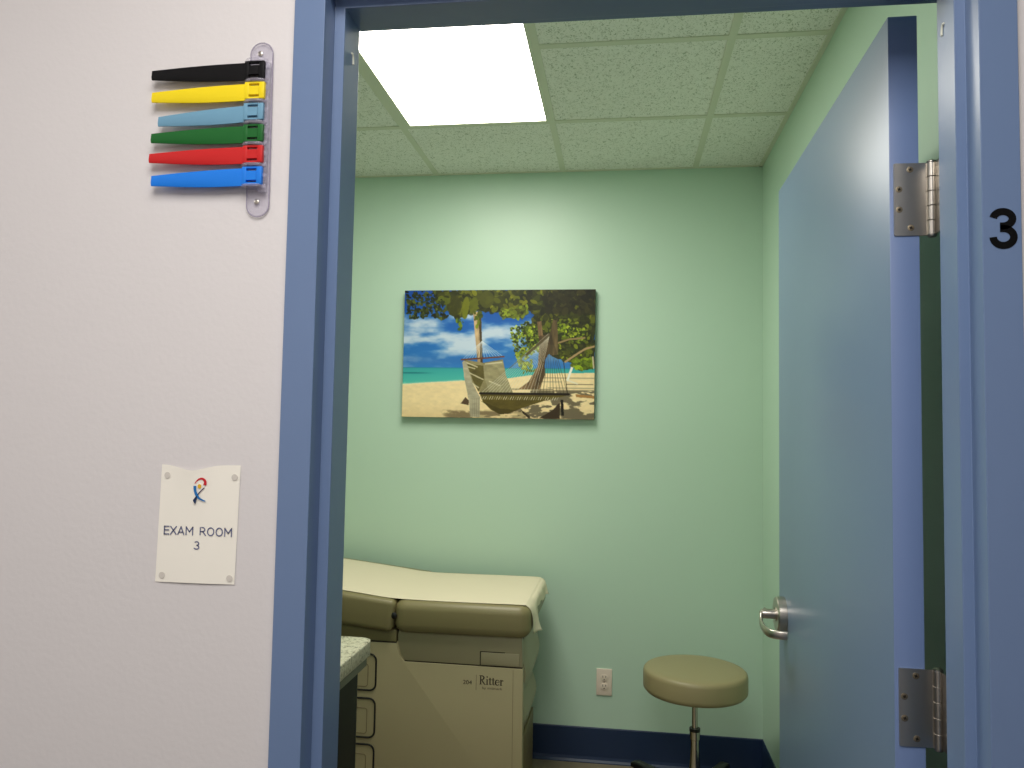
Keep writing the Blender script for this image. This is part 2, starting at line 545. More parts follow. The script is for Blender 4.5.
# butt hinges
XP, YP = 0.9195, 0.1795
def hinge(z0):
    h = bpy.data.objects.new('hinge', None); COL.objects.link(h)
    h.location = (XP, YP, z0); h.parent = door; h.matrix_parent_inverse = MD.inverted()
    zt = z0 + 0.1143
    bm = bmesh.new()
    pts = rrect(0.8645, XP - 0.004, z0, zt, 0.002, 3)
    prism(bm, pts, 'y', DY - 0.0026, DY - 0.0001, 0)
    obj('door_plate', bm, M_steel, h, 40)
    bm = bmesh.new()
    box(bm, W + 0.0080, W + 0.0104, R2 + 0.010, YP - 0.003, z0 + .001, zt - .001, 0.0004)
    obj('frame_plate', bm, M_steel, h, 40)
    # knuckles
    R = 0.0074
    hh = 0.1143 / 5
    for k in range(5):
        bm = bmesh.new()
        g = 0.0004
        lathe(bm, [(0, 0), (R - .0007, 0), (R, .0007), (R, hh - .0007 - g), (R - .0007, hh - g), (0, hh - g)], (XP, YP, z0 + k * hh), 22)
        obj('knuckle', bm, M_steel, h, 40)
    bm = bmesh.new()
    lathe(bm, [(0, -0.003), (R * .72, -0.003), (R * .9, -.001), (R * .9, 0)], (XP, YP, z0), 20)
    lathe(bm, [(R * .95, 0), (R * .95, .0015), (R * .6, .0035), (0, .0038)], (XP, YP, zt), 20)
    obj('pin', bm, M_steel, h, 40)
    for sx, sz in ((0.8885, 0.104), (0.8720, 0.073), (0.8722, 0.041), (0.8890, 0.012)):
        bm = bmesh.new()
        Mr = Matrix.Rotation(PI / 2, 4, 'X')
        lathe(bm, [(0.0050, 0), (0.0050, 0.0004), (0.0044, 0.0006), (0, 0.0006)], (sx, DY - 0.0026, z0 + sz), 20, Mr)
        s = obj('screw', bm, M_screw, h, 40)
        bm = bmesh.new()
        for a in (0, PI / 2):
            b2 = bmesh.new()
            box(b2, -0.0026, 0.0026, -0.0002, 0.0, -0.0008, 0.0008)
            merge(bm, b2, Matrix.Translation((sx, DY - 0.0026 - 0.0007, z0 + sz)) @ Matrix.Rotation(a + 0.4, 4, 'Y'))
        lathe(bm, [(0.0019, 0.0), (0, 0.0003)], (sx, DY - 0.0026 - 0.0006, z0 + sz), 12, Mr)
        # the cross slot joins the screw mesh
        me = bpy.data.meshes.new('slot'); bm.to_mesh(me); bm.free()
        sb = bmesh.new(); sb.from_mesh(s.data)
        n0 = len(sb.faces); sb.from_mesh(me); sb.faces.ensure_lookup_table()
        for f in sb.faces[n0:]: f.material_index = 1
        sb.to_mesh(s.data); sb.free()
        s.data.materials.append(M_steel_dark)
    return h
hinge(1.7935)
hinge(1.0200)
hinge(0.2000)

# ------------------------------------------------------------------ stuck-on number on the right frame face
def number_three(cx, cz, h, w, t):
    up = []
    rx, rz = w * 0.5 - t / 2 - 0.0008, h * 0.235 - t / 2 + 0.0015
    c1 = (cx - 0.0005, cz + h / 2 - t / 2 - rz)
    for k in range(19):
        a = math.radians(172 - 262 * k / 18)
        up.append((c1[0] + rx * math.cos(a), c1[1] + rz * math.sin(a)))
    rx2, rz2 = w * 0.5 - t / 2, h * 0.265 - t / 2 + 0.0015
    c2 = (cx, cz - h / 2 + t / 2 + rz2)
    lo = []
    for k in range(21):
        a = math.radians(92 - 272 * k / 20)
        lo.append((c2[0] + rx2 * math.cos(a), c2[1] + rz2 * math.sin(a)))
    up.append((cx - w * 0.12, up[-1][1])); lo.insert(0, (cx - w * 0.12, lo[0][1]))
    return [ribbon(up, t / 2), ribbon(lo, t / 2)]
n3 = flat('door_number', number_three(0.9395, 1.7565, 0.0545, 0.0345, 0.0094), -0.0006, M_three)
tag(n3, 'black numeral 3 stuck on the right side of the blue door frame', 'number')

# ------------------------------------------------------------------ paper sign EXAM ROOM 3
sx0, sx1, sz0, sz1 = -0.2395, -0.1115, 1.2460, 1.4205
sign = thing('paper_sign', ((sx0 + sx1) / 2, Y_HALL, sz0), 'ivory paper sign with lettering and small emblem on the white wall', 'sign')
def sag(u):      # slack of the top edge
    return 0.0085 * math.exp(-((u - 0.40) / 0.22) ** 2)
def sign_pt(u, v):
    x = sx0 + 0.003 * v + (sx1 - sx0 - 0.0025 + 0.0035 * 0) * u
    z = sz0 + (sz1 - sz0) * v + 0.001 * u
    z -= sag(u) * max(0, (v - 0.75) / 0.25) ** 1.5
    bul = 0.0035 * math.exp(-((u - 0.42) / 0.25) ** 2) * max(0.0, (v - 0.35) / 0.65) ** 2
    bul += 0.0012 * math.sin(PI * u) * (1 - v)
    return (x, Y_HALL - 0.0012 - bul, z)
V, F = [], []
NU, NV = 24, 30
for j in range(NV + 1):
    for i in range(NU + 1):
        V.append(sign_pt(i / NU, j / NV))
for j in range(NV):
    for i in range(NU):
        k = j * (NU + 1) + i
        F.append((k, k + 1, k + NU + 2, k + NU + 1))
sh = pyobj('sheet', V, F, M_sheet, sign, 60)
def sgx(px): return sx0 + (px - 157.5) * 0.001590
def sgz(py): return 1.4205 - (py - 465.0) * 0.001490
ys_ = Y_HALL - 0.0026
def strokes(txt, cx, zbase, h, w, width):
    """plain upright sans lettering drawn with even strokes, fitted to a width"""
    G = {'E': (0.60, [[(0.56, 0), (0.06, 0), (0.06, 1), (0.56, 1)], [(0.06, 0.53), (0.52, 0.53)]]),
         'X': (0.68, [[(0.02, 0), (0.64, 1)], [(0.02, 1), (0.64, 0)]]),
         'A': (0.72, [[(0.02, 0), (0.35, 1), (0.68, 0)], [(0.13, 0.30), (0.57, 0.30)]]),
         'M': (0.86, [[(0.07, 0), (0.07, 1), (0.43, 0.38), (0.79, 1), (0.79, 0)]]),
         'R': (0.68, [[(0.07, 0), (0.07, 1)] + [(0.32 + 0.24 * math.sin(a), 0.74 + 0.26 * math.cos(a)) for a in [PI * k / 10 for k in range(11)]] + [(0.07, 0.48)], [(0.34, 0.48), (0.66, 0)]]),
         'O': (0.80, [[(0.40 + 0.34 * math.cos(a), 0.5 + 0.5 * math.sin(a)) for a in [2 * PI * k / 28 for k in range(29)]]]),
         ' ': (0.42, []),
         '3': (0.60, [[(0.28 + 0.23 * math.cos(a), 0.76 + 0.24 * math.sin(a)) for a in [math.radians(150 - 240 * k / 14) for k in range(15)]] +
                      [(0.26 + 0.28 * math.cos(a), 0.26 + 0.26 * math.sin(a)) for a in [math.radians(88 - 245 * k / 16) for k in range(17)]]])}
    gap = 0.13
    tot = sum(G[c][0] for c in txt) + gap * (len(txt) - 1)
    sx = width / tot
    x = cx - width / 2
    out = []
    for c in txt:
        for st in G[c][1]:
            P = []
            for a, b in zip(st, st[1:]):       # overlap joints slightly
                pass
            P = [(x + p[0] * sx, zbase + w / 2 + p[1] * (h - w)) for p in st]
            if len(P) < 8:
                for a, b in zip(P, P[1:]):
                    L = math.hypot(b[0] - a[0], b[1] - a[1]); ux, uz = (b[0] - a[0]) / L * w / 2, (b[1] - a[1]) / L * w / 2
                    out.append(ribbon([(a[0] - ux, a[1] - uz), (b[0] + ux, b[1] + uz)], w / 2))
            else:
                out.append(ribbon(P, w / 2))
        x += (G[c][0] + gap) * sx
    return out
flat('lettering', strokes('EXAM ROOM', sgx(198.6), sgz(534.9), 0.0130, 0.0016, 0.1085), ys_, M_ink, sign)
flat('lettering', strokes('3', sgx(198.2), sgz(548.8), 0.0126, 0.0017, 0.0086), ys_, M_ink, sign)
def lg(px, py): return (sgx(180 + px / 19.2), sgz(470 + py / 19.2))
def wpx(w): return w / 19.2 * 0.00155 / 2
M_red = material('emblem_red', rgb(206, 26, 40), 0.6)
M_gold = material('emblem_gold', rgb(232, 180, 40), 0.6)
M_cyan = material('emblem_blue', rgb(20, 112, 180), 0.6)
M_dkblue = material('emblem_navy', rgb(12, 44, 84), 0.6)
M_violet = material('emblem_violet', rgb(60, 46, 84), 0.6)
yl = Y_HALL - 0.0042
emb = thing('emblem', (sgx(198), yl, sgz(490)), None, None)
emb.parent = sign; emb.matrix_parent_inverse = world(sign).inverted()
emb['label'] = 'small emblem of a figure under a red arc'
c_ = smoothcurve([lg(272, 262), lg(310, 205), (lg(360, 168)), lg(410, 160), lg(455, 185), lg(475, 230), lg(465, 282)], 5)
flat('red_arc', [ribbon(c_, [wpx(8 + 52 * (i / (len(c_) - 1)) ** 0.8) for i in range(len(c_))])], yl, M_red, emb)
el = [lg(365 + 36 * math.cos(t), 307 + 42 * math.sin(t)) for t in [2 * PI * k / 20 for k in range(20)]]
flat('gold_dot', [(el, [tuple(range(20))])], yl, M_gold, emb)
c_ = smoothcurve([lg(278, 300), lg(285, 390), lg(325, 485), lg(390, 548), lg(490, 588)], 6)
n_ = len(c_)
flat('blue_limb', [ribbon(c_, [wpx(56 - 12 * i / n_ if i < n_ * .5 else 50 - 72 * (i / n_ - .5)) for i in range(n_)])], yl, M_cyan, emb)
c_ = smoothcurve([lg(462, 328), lg(400, 388), lg(345, 455), lg(318, 500)], 5)
flat('violet_limb', [ribbon(c_, [wpx(14 + 12 * i / len(c_)) for i in range(len(c_))])], yl + 0.00015, M_violet, emb)
c_ = smoothcurve([lg(318, 492), lg(285, 560), lg(290, 650)], 6)
flat('navy_limb', [([lg(312, 490), lg(332, 500), lg(322, 560), lg(300, 652), lg(268, 610), lg(250, 575)], [(0, 1, 2, 3, 4, 5)])], yl - 0.00012, M_dkblue, emb)
for px, py in ((165.7, 475.9), (232.9, 476.3), (164.3, 575.4), (231.6, 575.6)):
    bm = bmesh.new()
    u = (sgx(px) - sx0) / (sx1 - sx0); v = (sgz(py) - sz0) / (sz1 - sz0)
    yy = sign_pt(u, v)[1]
    lathe(bm, [(0.0049, 0), (0.0049, 0.0002), (0, 0.00025)], (sgx(px), yy - 0.0006, sgz(py)), 20, Matrix.Rotation(PI / 2, 4, 'X'))
    obj('adhesive_dot', bm, M_dot, sign)

# ------------------------------------------------------------------ six-flag signal rail
rail_cx = -0.1000
rail = thing('signal_flag_rail', (rail_cx, Y_HALL, 1.793), 'clear wall rail holding six coloured plastic signal flags beside the door frame', 'signal flags')
def fx(px, py): return -0.2745 + (px - 151) * 0.001624 + (py - 73) * 0.000070
def fz(px, py): return 2.0188 - (py - 73) * (0.001550 - 0.000000359 * (px - 151)) - (px - 151) * 0.0000777
bm = bmesh.new()
zb_, zt_ = 1.7950, 2.0635
hw = 0.0178
pts = []
for k in range(17):
    a = PI * k / 16
    pts.append((rail_cx - 0.0010 + hw * math.cos(a), zt_ - hw + hw * math.sin(a)))
for k in range(17):
    a = PI + PI * k / 16
    pts.append((rail_cx + 0.0012 + hw * math.cos(a), zb_ + hw + hw * math.sin(a)))
prism(bm, pts, 'y', Y_HALL - 0.0035, Y_HALL - 0.0004, 0.001)
rim_bm = bmesh.new()
sweep(rim_bm, [(p[0], Y_HALL - 0.0036, p[1]) for p in pts[:17] + pts[17:]], circ(0.0011, 6), up=(0, 1, 0), close=True)
obj('rail_rim', rim_bm, M_rim, rail, 50)
# raised channel with little teeth on the free side
zc0, zc1 = 1.8300, 2.0300
box(bm, rail_cx + 0.0040, rail_cx + 0.0160, Y_HALL - 0.012, Y_HALL - 0.0033, zc0, zc1, 0.0012)
for k in range(12):
    z = zc0 + 0.008 + k * (zc1 - zc0 - 0.016) / 11
    box(bm, rail_cx + 0.0115, rail_cx + 0.0172, Y_HALL - 0.0150, Y_HALL - 0.0118, z - 0.003, z + 0.003, 0.0006)
obj('rail', bm, M_clear, rail, 40)['label'] = 'clear plastic backing rail with rounded ends'
flags = [('black', rgb(14, 13, 14), (151.4, 70.4, 79.5), (265.0, 60.7, 78.7), 0.0),
         ('yellow', rgb(250, 222, 8), (151.4, 92.5, 102.4), (265.0, 82.2, 99.0), 0.0),
         ('pale blue', rgb(112, 160, 186), (158.0, 117.2, 126.6), (263.6, 103.7, 120.4), 0.0),
         ('green', rgb(4, 98, 30), (150.8, 134.2, 143.3), (263.3, 125.3, 142.5), 0.0),
         ('red', rgb(206, 24, 24), (148.8, 154.5, 163.3), (262.8, 146.6, 163.8), 0.0),
         ('bright blue', rgb(10, 126, 232), (151.0, 176.6, 186.6), (261.8, 168.0, 185.7), 0.0)]
for name, col, (lx, l0, l1), (rx, r0, r1), swing in flags:
    m = material('flag_' + name.replace(' ', '_'), col, 0.5, spec=0.18 if name == 'black' else 0.4)
    bm = bmesh.new()
    NB = 20
    rings = []
    x_l, x_r = fx(lx, (l0 + l1) / 2), fx(rx, (r0 + r1) / 2)
    x_b = x_r - 0.030                    # blade meets the hinge block here
    for i in range(NB + 1):
        s = i / NB                       # 0 at tip, 1 at block
        x = x_l + (x_b - x_l) * s
        e = (x - x_l) / (x_r - x_l)
        px = lx + (rx - lx) * e
        ptop = l0 + (r0 - l0) * e - 1.0 * math.sin(PI * min(1, e * 1.05)) 
        pbot = l1 + (r1 - l1) * e + 1.7 * math.sin(PI * e) ** 1.2
        zt, zb = fz(px, ptop), fz(px, pbot)
        off = Y_HALL - 0.0145 - swing * (1 - s)
        zm = zt + (zb - zt) * (0.72 - 0.05 * s)
        ridge = 0.0012 + 0.0012 * math.sin(PI * s)
        rings.append([bm.verts.new((x, off, zt)), bm.verts.new((x, off - ridge, zm)), bm.verts.new((x, off, zb)),
                      bm.verts.new((x, off + 0.002, zb)), bm.verts.new((x, off + 0.0015, zm)), bm.verts.new((x, off + 0.002, zt))])
    for A, B in zip(rings, rings[1:]):
        for k in range(6):
            bm.faces.new((A[k], A[(k + 1) % 6], B[(k + 1) % 6], B[k]))
    bm.faces.new(rings[0]); bm.faces.new(rings[-1][::-1])
    bmesh.ops.recalc_face_normals(bm, faces=bm.faces)
    # hinge block with two slots
    zt, zb = fz(rx - 8, r0), fz(rx - 8, r1)
    y0, y1 = Y_HALL - 0.0185, Y_HALL - 0.0122
    sl0, sl1 = x_b + 0.0055, x_b + 0.0215
    box(bm, x_b - 0.001, sl0, y0, y1, zb, zt, 0.0005)
    box(bm, sl1, x_r, y0, y1, zb, zt, 0.0008)
    h = zt - zb
    for a0, a1 in ((0, 0.10), (0.24, 0.76), (0.90, 1.0)):
        box(bm, sl0, sl1, y0, y1, zb + h * a0, zb + h * a1)
    f = obj('flag', bm, m, rail, 35)
    f['label'] = name + ' plastic flag'
# clear knuckles between the flags
kz = [fz(257, p) for p in (59.5, 80.4, 101.3, 123.0, 144.6, 165.8, 187.0)]
for z in kz:
    bm = bmesh.new()
    lathe(bm, [(0, -0.0022), (0.0130, -0.0022), (0.0135, 0), (0.0130, 0.0022), (0, 0.0022)], (rail_cx - 0.0040, Y_HALL - 0.0120, z), 24, Matrix.Diagonal((1.35, 0.75, 1, 1)))
    obj('knuckle', bm, M_clear, rail, 40)['label'] = 'clear hinge disc between the flags'
for sx_, sz_ in ((rail_cx - 0.0035, zt_ - 0.0165), (rail_cx - 0.0008, zb_ + 0.0225)):
    bm = bmesh.new()
    lathe(bm, [(0.0040, 0), (0.0038, 0.0008), (0.0025, 0.0013), (0, 0.0014)], (sx_, Y_HALL - 0.0034, sz_), 16, Matrix.Rotation(PI / 2, 4, 'X'))
    obj('screw', bm, M_steel, rail, 40)

# ------------------------------------------------------------------ canvas print: beach with hammock (colours painted per vertex)
PX0, PX1, PY0, PY1 = 63.0, 948.0, 46.0, 641.0      # picture space
RS = 1.0
NW, NH = int((PX1 - PX0) * RS), int((PY1 - PY0) * RS)
img = np.zeros((NH, NW, 3), np.float32)
YY, XX = np.mgrid[0:NH, 0:NW].astype(np.float32)
XX = XX / RS + PX0; YY = YY / RS + PY0
rng = np.random.RandomState(7)

def vnoise(fx_, fy_, seed, octs=4):
    out = np.zeros((NH, NW), np.float32); amp = 1.0; tot = 0
    r = np.random.RandomState(seed)
    for o in range(octs):
        g = r.rand(64, 64).astype(np.float32)
        u = XX * fx_ * 2 ** o; v = YY * fy_ * 2 ** o
        iu = np.floor(u).astype(int); iv = np.floor(v).astype(int)
        fu = u - iu; fv = v - iv
        fu = fu * fu * (3 - 2 * fu); fv = fv * fv * (3 - 2 * fv)
        a = g[iv % 64, iu % 64]; b = g[iv % 64, (iu + 1) % 64]; c = g[(iv + 1) % 64, iu % 64]; d = g[(iv + 1) % 64, (iu + 1) % 64]
        out += amp * ((a * (1 - fu) + b * fu) * (1 - fv) + (c * (1 - fu) + d * fu) * fv)
        tot += amp; amp *= 0.5
    return out / tot

def C3(*c): return np.array(c, np.float32)
def blend(mask, col):
    global img
    if np.ndim(col) == 1: col = np.asarray(col, np.float32)[None, None, :]
    img = img * (1 - mask[..., None]) + col * mask[..., None]
def sstep(a, b, x):
    t = np.clip((x - a) / (b - a), 0, 1); return t * t * (3 - 2 * t)
def fillpoly(P, col, alpha=1.0, tex=None, wob=0.0, seed=1):
    X, Y = XX, YY
    if wob:
        X = XX + wob * (vnoise(.05, .05, seed, 2) - .5) * 2; Y = YY + wob * (vnoise(.05, .05, seed + 1, 2) - .5) * 2
    ins = np.zeros((NH, NW), bool)
    n = len(P)
    for i in range(n):
        x0, y0 = P[i]; x1, y1 = P[(i + 1) % n]
        if y0 == y1: continue
        c = ((y0 > Y) != (y1 > Y)) & (X < (x1 - x0) * (Y - y0) / (y1 - y0) + x0)
        ins ^= c
    m = ins.astype(np.float32) * alpha
    c = np.asarray(col, np.float32)[None, None, :]
    if tex is not None: c = c * tex[..., None]
    blend(m, c)
    return ins
def line(p, q, w, col, alpha=1.0):
    (x0, y0), (x1, y1) = p, q
    dx, dy = x1 - x0, y1 - y0
    L2 = dx * dx + dy * dy
    t = np.clip(((XX - x0) * dx + (YY - y0) * dy) / L2, 0, 1)
    d = np.hypot(XX - x0 - t * dx, YY - y0 - t * dy)
    blend(np.clip(w / 2 + 0.5 - d, 0, 1) * alpha, col)
def pline(P, w, col, alpha=1.0):
    for a, b in zip(P, P[1:]): line(a, b, w, col, alpha)
def leafdab(x, y, rx, ry, ang, col, alpha=1.0):
    R = int(max(rx, ry) * 1.5 + 2)
    i0, i1 = max(0, int((y - PY0) * RS - R)), min(NH, int((y - PY0) * RS + R))
    j0, j1 = max(0, int((x - PX0) * RS - R)), min(NW, int((x - PX0) * RS + R))
    if i1 <= i0 or j1 <= j0: return
    xx = XX[i0:i1, j0:j1] - x; yy = YY[i0:i1, j0:j1] - y
    ca, sa = math.cos(ang), math.sin(ang)
    d = ((xx * ca + yy * sa) / rx) ** 2 + ((-xx * sa + yy * ca) / ry) ** 2
    m = (np.clip((1.15 - d) / 0.3, 0, 1) * alpha)[..., None]
    img[i0:i1, j0:j1] = img[i0:i1, j0:j1] * (1 - m) + np.asarray(col, np.float32) * m
def leaves(n, region, cols, size, seed, alpha=.9):
    r = np.random.RandomState(seed)
    for k in range(n):
        p = region(r)
        if p is None: continue
        s = size * (0.6 + 0.8 * r.rand())
        c = np.array(cols[r.randint(len(cols))], np.float32) * (0.75 + 0.5 * r.rand())
        leafdab(p[0], p[1], s, s * (0.4 + .35 * r.rand()), r.rand() * PI, np.clip(c, 0, 255), alpha)

# sky
t = np.clip((YY - 46) / 362, 0, 1)[..., None]
img = (1 - t) * C3(18, 74, 158) + t * C3(58, 128, 192)
cn = vnoise(.006, .018, 3, 5)
cloud = sstep(0.50, 0.86, cn + 0.16 * np.exp(-((YY - 265) / 55) ** 2) * sstep(600, 520, XX) + 0.07 * np.exp(-((YY - 215) / 60) ** 2) - 0.06 * (YY < 130))
blend(cloud * 0.9, C3(206, 214, 224))
low = np.exp(-((YY - 375) / 28) ** 2) * 0.45
blend(low.astype(np.float32), C3(54, 104, 172))
pl = vnoise(.012, .02, 9, 3)
blend(sstep(.55, .75, pl) * np.exp(-((YY - 355) / 25) ** 2) * .5, C3(150, 180, 210))
# sea
t = np.clip((YY - 408) / 75, 0, 1)[..., None]
sea = (1 - t) * C3(62, 158, 160) + t * C3(88, 184, 172)
blend((YY > 407).astype(np.float32), sea)
blend(np.exp(-((YY - 434) / 3.0) ** 2) * sstep(230, 120, XX) * .7, C3(24, 96, 112))
blend(np.exp(-((YY - 410) / 2.0) ** 2) * .4, C3(30, 90, 130))
blend(sstep(470, 486, YY) * sstep(.4, .6, vnoise(.03, .05, 5, 2)) * .4, C3(150, 210, 190))
# sand
tex = 1.0 + 0.10 * vnoise(.05, .09, 12, 4)
fillpoly([(50, 488), (345, 468), (560, 455), (720, 432), (960, 428), (960, 660), (50, 660)], C3(222, 200, 158), 1, tex)
blend(sstep(560, 640, YY) * .25, C3(196, 168, 122))
blend(np.exp(-((YY - (488 - (XX - 63) * 0.071)) / 4) ** 2) * (XX < 345) * .5, C3(240, 226, 196))
# shaded sand, lower right
sh_ = sstep(0.50, 0.60, vnoise(.022, .060, 21, 4) + 0.09 * sstep(520, 600, YY) - 0.25 * sstep(500, 440, YY))
blend(sh_ * sstep(560, 620, XX) * sstep(500, 515, YY) * .85, C3(96, 88, 72))
blend(sstep(606, 618, YY + 8 * vnoise(.05, .02, 2, 2)) * sstep(250, 300, XX + 60 * vnoise(.03, .08, 77, 3) - 30) * (XX < 640) * .75 * sstep(.30, .48, vnoise(.03, .09, 78, 4)), C3(104, 90, 68))
blend(sstep(.5, .65, vnoise(.03, .06, 31, 3)) * (XX > 425) * (XX < 640) * (YY > 600) * .7, C3(206, 186, 142))
# far beach details on the right
for y, x0, x1, c in ((452, 700, 945, (150, 140, 118)), (470, 690, 800, (170, 160, 138)), (481, 820, 940, (120, 108, 90)), (505, 560, 760, (96, 88, 74)), (498, 740, 945, (150, 140, 116)), (515, 900, 948, (110, 104, 92))):
    line((x0, y), (x1, y), 4, C3(*c), .8)
fillpoly([(862, 526), (948, 532), (948, 545), (866, 538)], C3(168, 126, 78))
line((846, 402), (826, 462), 10, C3(232, 228, 216)); line((826, 462), (870, 478), 7, C3(226, 218, 200), .8)
# right-hand foliage mass
def blob_in(P):
    def f(r):
        xs_ = [p[0] for p in P]; ys2 = [p[1] for p in P]
        for _ in range(20):
            x = min(xs_) + r.rand() * (max(xs_) - min(xs_)); y = min(ys2) + r.rand() * (max(ys2) - min(ys2))
            c = False
            for i in range(len(P)):
                x0, y0 = P[i]; x1, y1 = P[(i + 1) % len(P)]
                if (y0 > y) != (y1 > y) and x < (x1 - x0) * (y - y0) / (y1 - y0) + x0: c = not c
            if c: return (x, y)
        return None
    return f
fol = [(690, 150), (948, 150), (948, 400), (905, 412), (860, 405), (820, 380), (770, 350), (690, 330), (640, 300), (620, 230)]
fillpoly(fol, C3(58, 60, 24), 1, .7 + .6 * vnoise(.03, .03, 41, 4), 14, 5)
leaves(420, blob_in(fol), [(92, 98, 28), (52, 58, 20), (120, 128, 34), (70, 70, 24)], 10, 1)
mid = [(560, 225), (640, 190), (700, 230), (700, 330), (640, 350), (590, 360), (575, 300)]
leaves(300, blob_in(mid), [(118, 134, 40), (82, 98, 30), (156, 168, 60), (60, 72, 24), (44, 54, 22)], 6.5, 2, .95)
leaves(130, blob_in([(770, 190), (900, 230), (910, 290), (850, 290), (780, 250)]), [(126, 142, 36), (86, 102, 28), (158, 170, 52), (52, 60, 22)], 6.5, 3)
leaves(70, blob_in([(840, 370), (930, 360), (935, 405), (870, 412)]), [(130, 150, 30), (96, 112, 30)], 10, 4)
leaves(90, blob_in([(590, 320), (660, 300), (680, 440), (610, 430)]), [(110, 122, 40), (150, 160, 60), (82, 92, 34)], 8, 14, .8)
# branches
pline([(780, 292), (830, 275), (900, 268)], 8, C3(150, 128, 92)); pline([(815, 378), (870, 340), (905, 318), (948, 306)], 9, C3(168, 142, 104))
pline([(938, 355), (942, 405)], 6, C3(190, 176, 150))
# leaning trunk pair on the right
trk = .7 + .6 * vnoise(.10, .02, 51, 3)
fillpoly([(684, 195), (704, 190), (716, 300), (724, 440), (700, 505), (604, 505), (650, 470), (690, 400), (696, 300)], C3(128, 104, 76), 1, trk)
fillpoly([(760, 170), (776, 172), (782, 345), (748, 350), (738, 330), (745, 240)], C3(104, 88, 62), 1, trk)
fillpoly([(690, 260), (745, 250), (748, 330), (722, 370), (724, 440), (690, 505), (668, 505), (706, 400), (704, 330)], C3(92, 74, 52), 1, trk)
pline([(818, 52), (795, 110), (768, 175)], 9, C3(150, 124, 50)); pline([(820, 60), (850, 100), (876, 122)], 8, C3(128, 108, 44))
# overhanging canopy
top = [(185, 46), (948, 46), (948, 210), (900, 190), (800, 165), (720, 190), (690, 165), (640, 140), (620, 175), (560, 172), (520, 165), (500, 140), (440, 148), (390, 140), (350, 170), (325, 178), (280, 158), (262, 120), (225, 95)]
fillpoly(top, C3(70, 72, 22), 1, .6 + .7 * vnoise(.02, .025, 61, 4), 10, 8)
blend(sstep(560, 800, XX) * sstep(190, 120, YY) * .72, C3(48, 46, 24))
leaves(300, blob_in(top), [(96, 100, 24), (62, 66, 20), (118, 118, 28), (48, 50, 18)], 15, 5, .75)
leaves(150, blob_in([(700, 46), (948, 46), (948, 160), (720, 150)]), [(52, 50, 26), (44, 42, 22), (64, 60, 30)], 16, 6, .8)
for x, y, rx, ry, c in ((300, 120, 34, 46, (66, 66, 20)), (352, 125, 16, 50, (118, 120, 26)), (390, 118, 20, 40, (96, 100, 26)), (245, 95, 36, 18, (96, 104, 30)), (350, 160, 12, 22, (110, 116, 20)), (450, 90, 34, 40, (82, 84, 26))):
    leafdab(x, y, rx, ry, 0.1, C3(*c), .85)
leaves(80, blob_in([(520, 130), (640, 120), (640, 180), (530, 178)]), [(120, 132, 40), (90, 98, 30)], 8, 7)
# dark leaf spray at the left
leaves(190, blob_in([(68, 50), (215, 50), (250, 110), (270, 178), (240, 180), (190, 160), (140, 178), (80, 175)]), [(40, 50, 22), (52, 60, 28), (34, 40, 20), (78, 84, 30)], 9, 8, .95)
leaves(14, blob_in([(310, 175), (345, 178), (340, 225), (312, 230)]), [(58, 78, 30), (110, 130, 30)], 9, 9)
# left trunk
fillpoly([(388, 150), (424, 145), (430, 240), (438, 390), (414, 390), (398, 250)], C3(176, 150, 116), 1, trk)
fillpoly([(410, 145), (424, 145), (430, 240), (438, 390), (426, 390), (420, 260)], C3(84, 70, 48), 1, trk)
leaves(16, blob_in([(380, 150), (430, 150), (432, 230), (405, 230)]), [(104, 116, 30), (70, 80, 26)], 10, 10)
# rear ropes and spreader
for k in range(14):
    line((432, 284), (345 + k * 14.2, 368 - k * 1.0), 2.2, C3(214, 218, 220), .62)
line((338, 371), (534, 356), 7, C3(112, 70, 46))
# stump
fillpoly([(338, 575), (360, 545), (378, 560), (376, 582)], C3(92, 74, 56))
# hammock bed
cl_tex = .85 + .3 * vnoise(.04, .08, 71, 4)
fillpoly([(345, 380), (360, 372), (440, 385), (530, 368), (545, 440), (578, 520), (430, 525), (385, 470)], C3(140, 130, 96), 1, cl_tex)
fillpoly([(365, 392), (440, 398), (445, 460), (420, 520), (395, 470)], C3(92, 84, 46), .85, cl_tex)
fillpoly([(440, 392), (530, 372), (548, 450), (576, 520), (470, 520), (448, 460)], C3(158, 150, 118), .8, cl_tex)
for a, b in (((350, 380), (412, 404)), ((356, 400), (400, 412)), ((372, 430), (440, 462)), ((375, 470), (420, 500)), ((450, 390), (525, 382)), ((470, 470), (520, 490))):
    line(a, b, 6, C3(212, 202, 172), .75)
for k in range(12):
    line((460 + k * 4, 395 + k * 1), (500 + k * 5, 520), 1.4, C3(120, 112, 84), .5)
# near drape on the left
fillpoly([(342, 382), (360, 378), (392, 480), (428, 545), (428, 636), (384, 636), (378, 570), (352, 450)], C3(168, 160, 138), 1, cl_tex)
for k in range(5):
    line((386 + k * 9, 550), (386 + k * 9, 634), 1.6, C3(116, 106, 86), .6)
# belly of the hammock
fillpoly([(428, 532), (832, 530), (740, 552), (640, 585), (560, 618), (520, 622), (478, 600), (440, 562)], C3(96, 84, 38), 1, cl_tex)
fillpoly([(430, 560), (520, 622), (560, 618), (600, 602), (520, 595)], C3(72, 62, 28), .7)
for k in range(34):
    x = 436 + k * 10.6
    line((x, 540), (x - 7, 553), 2.6, C3(226, 216, 190), .85 if k % 3 else .5)
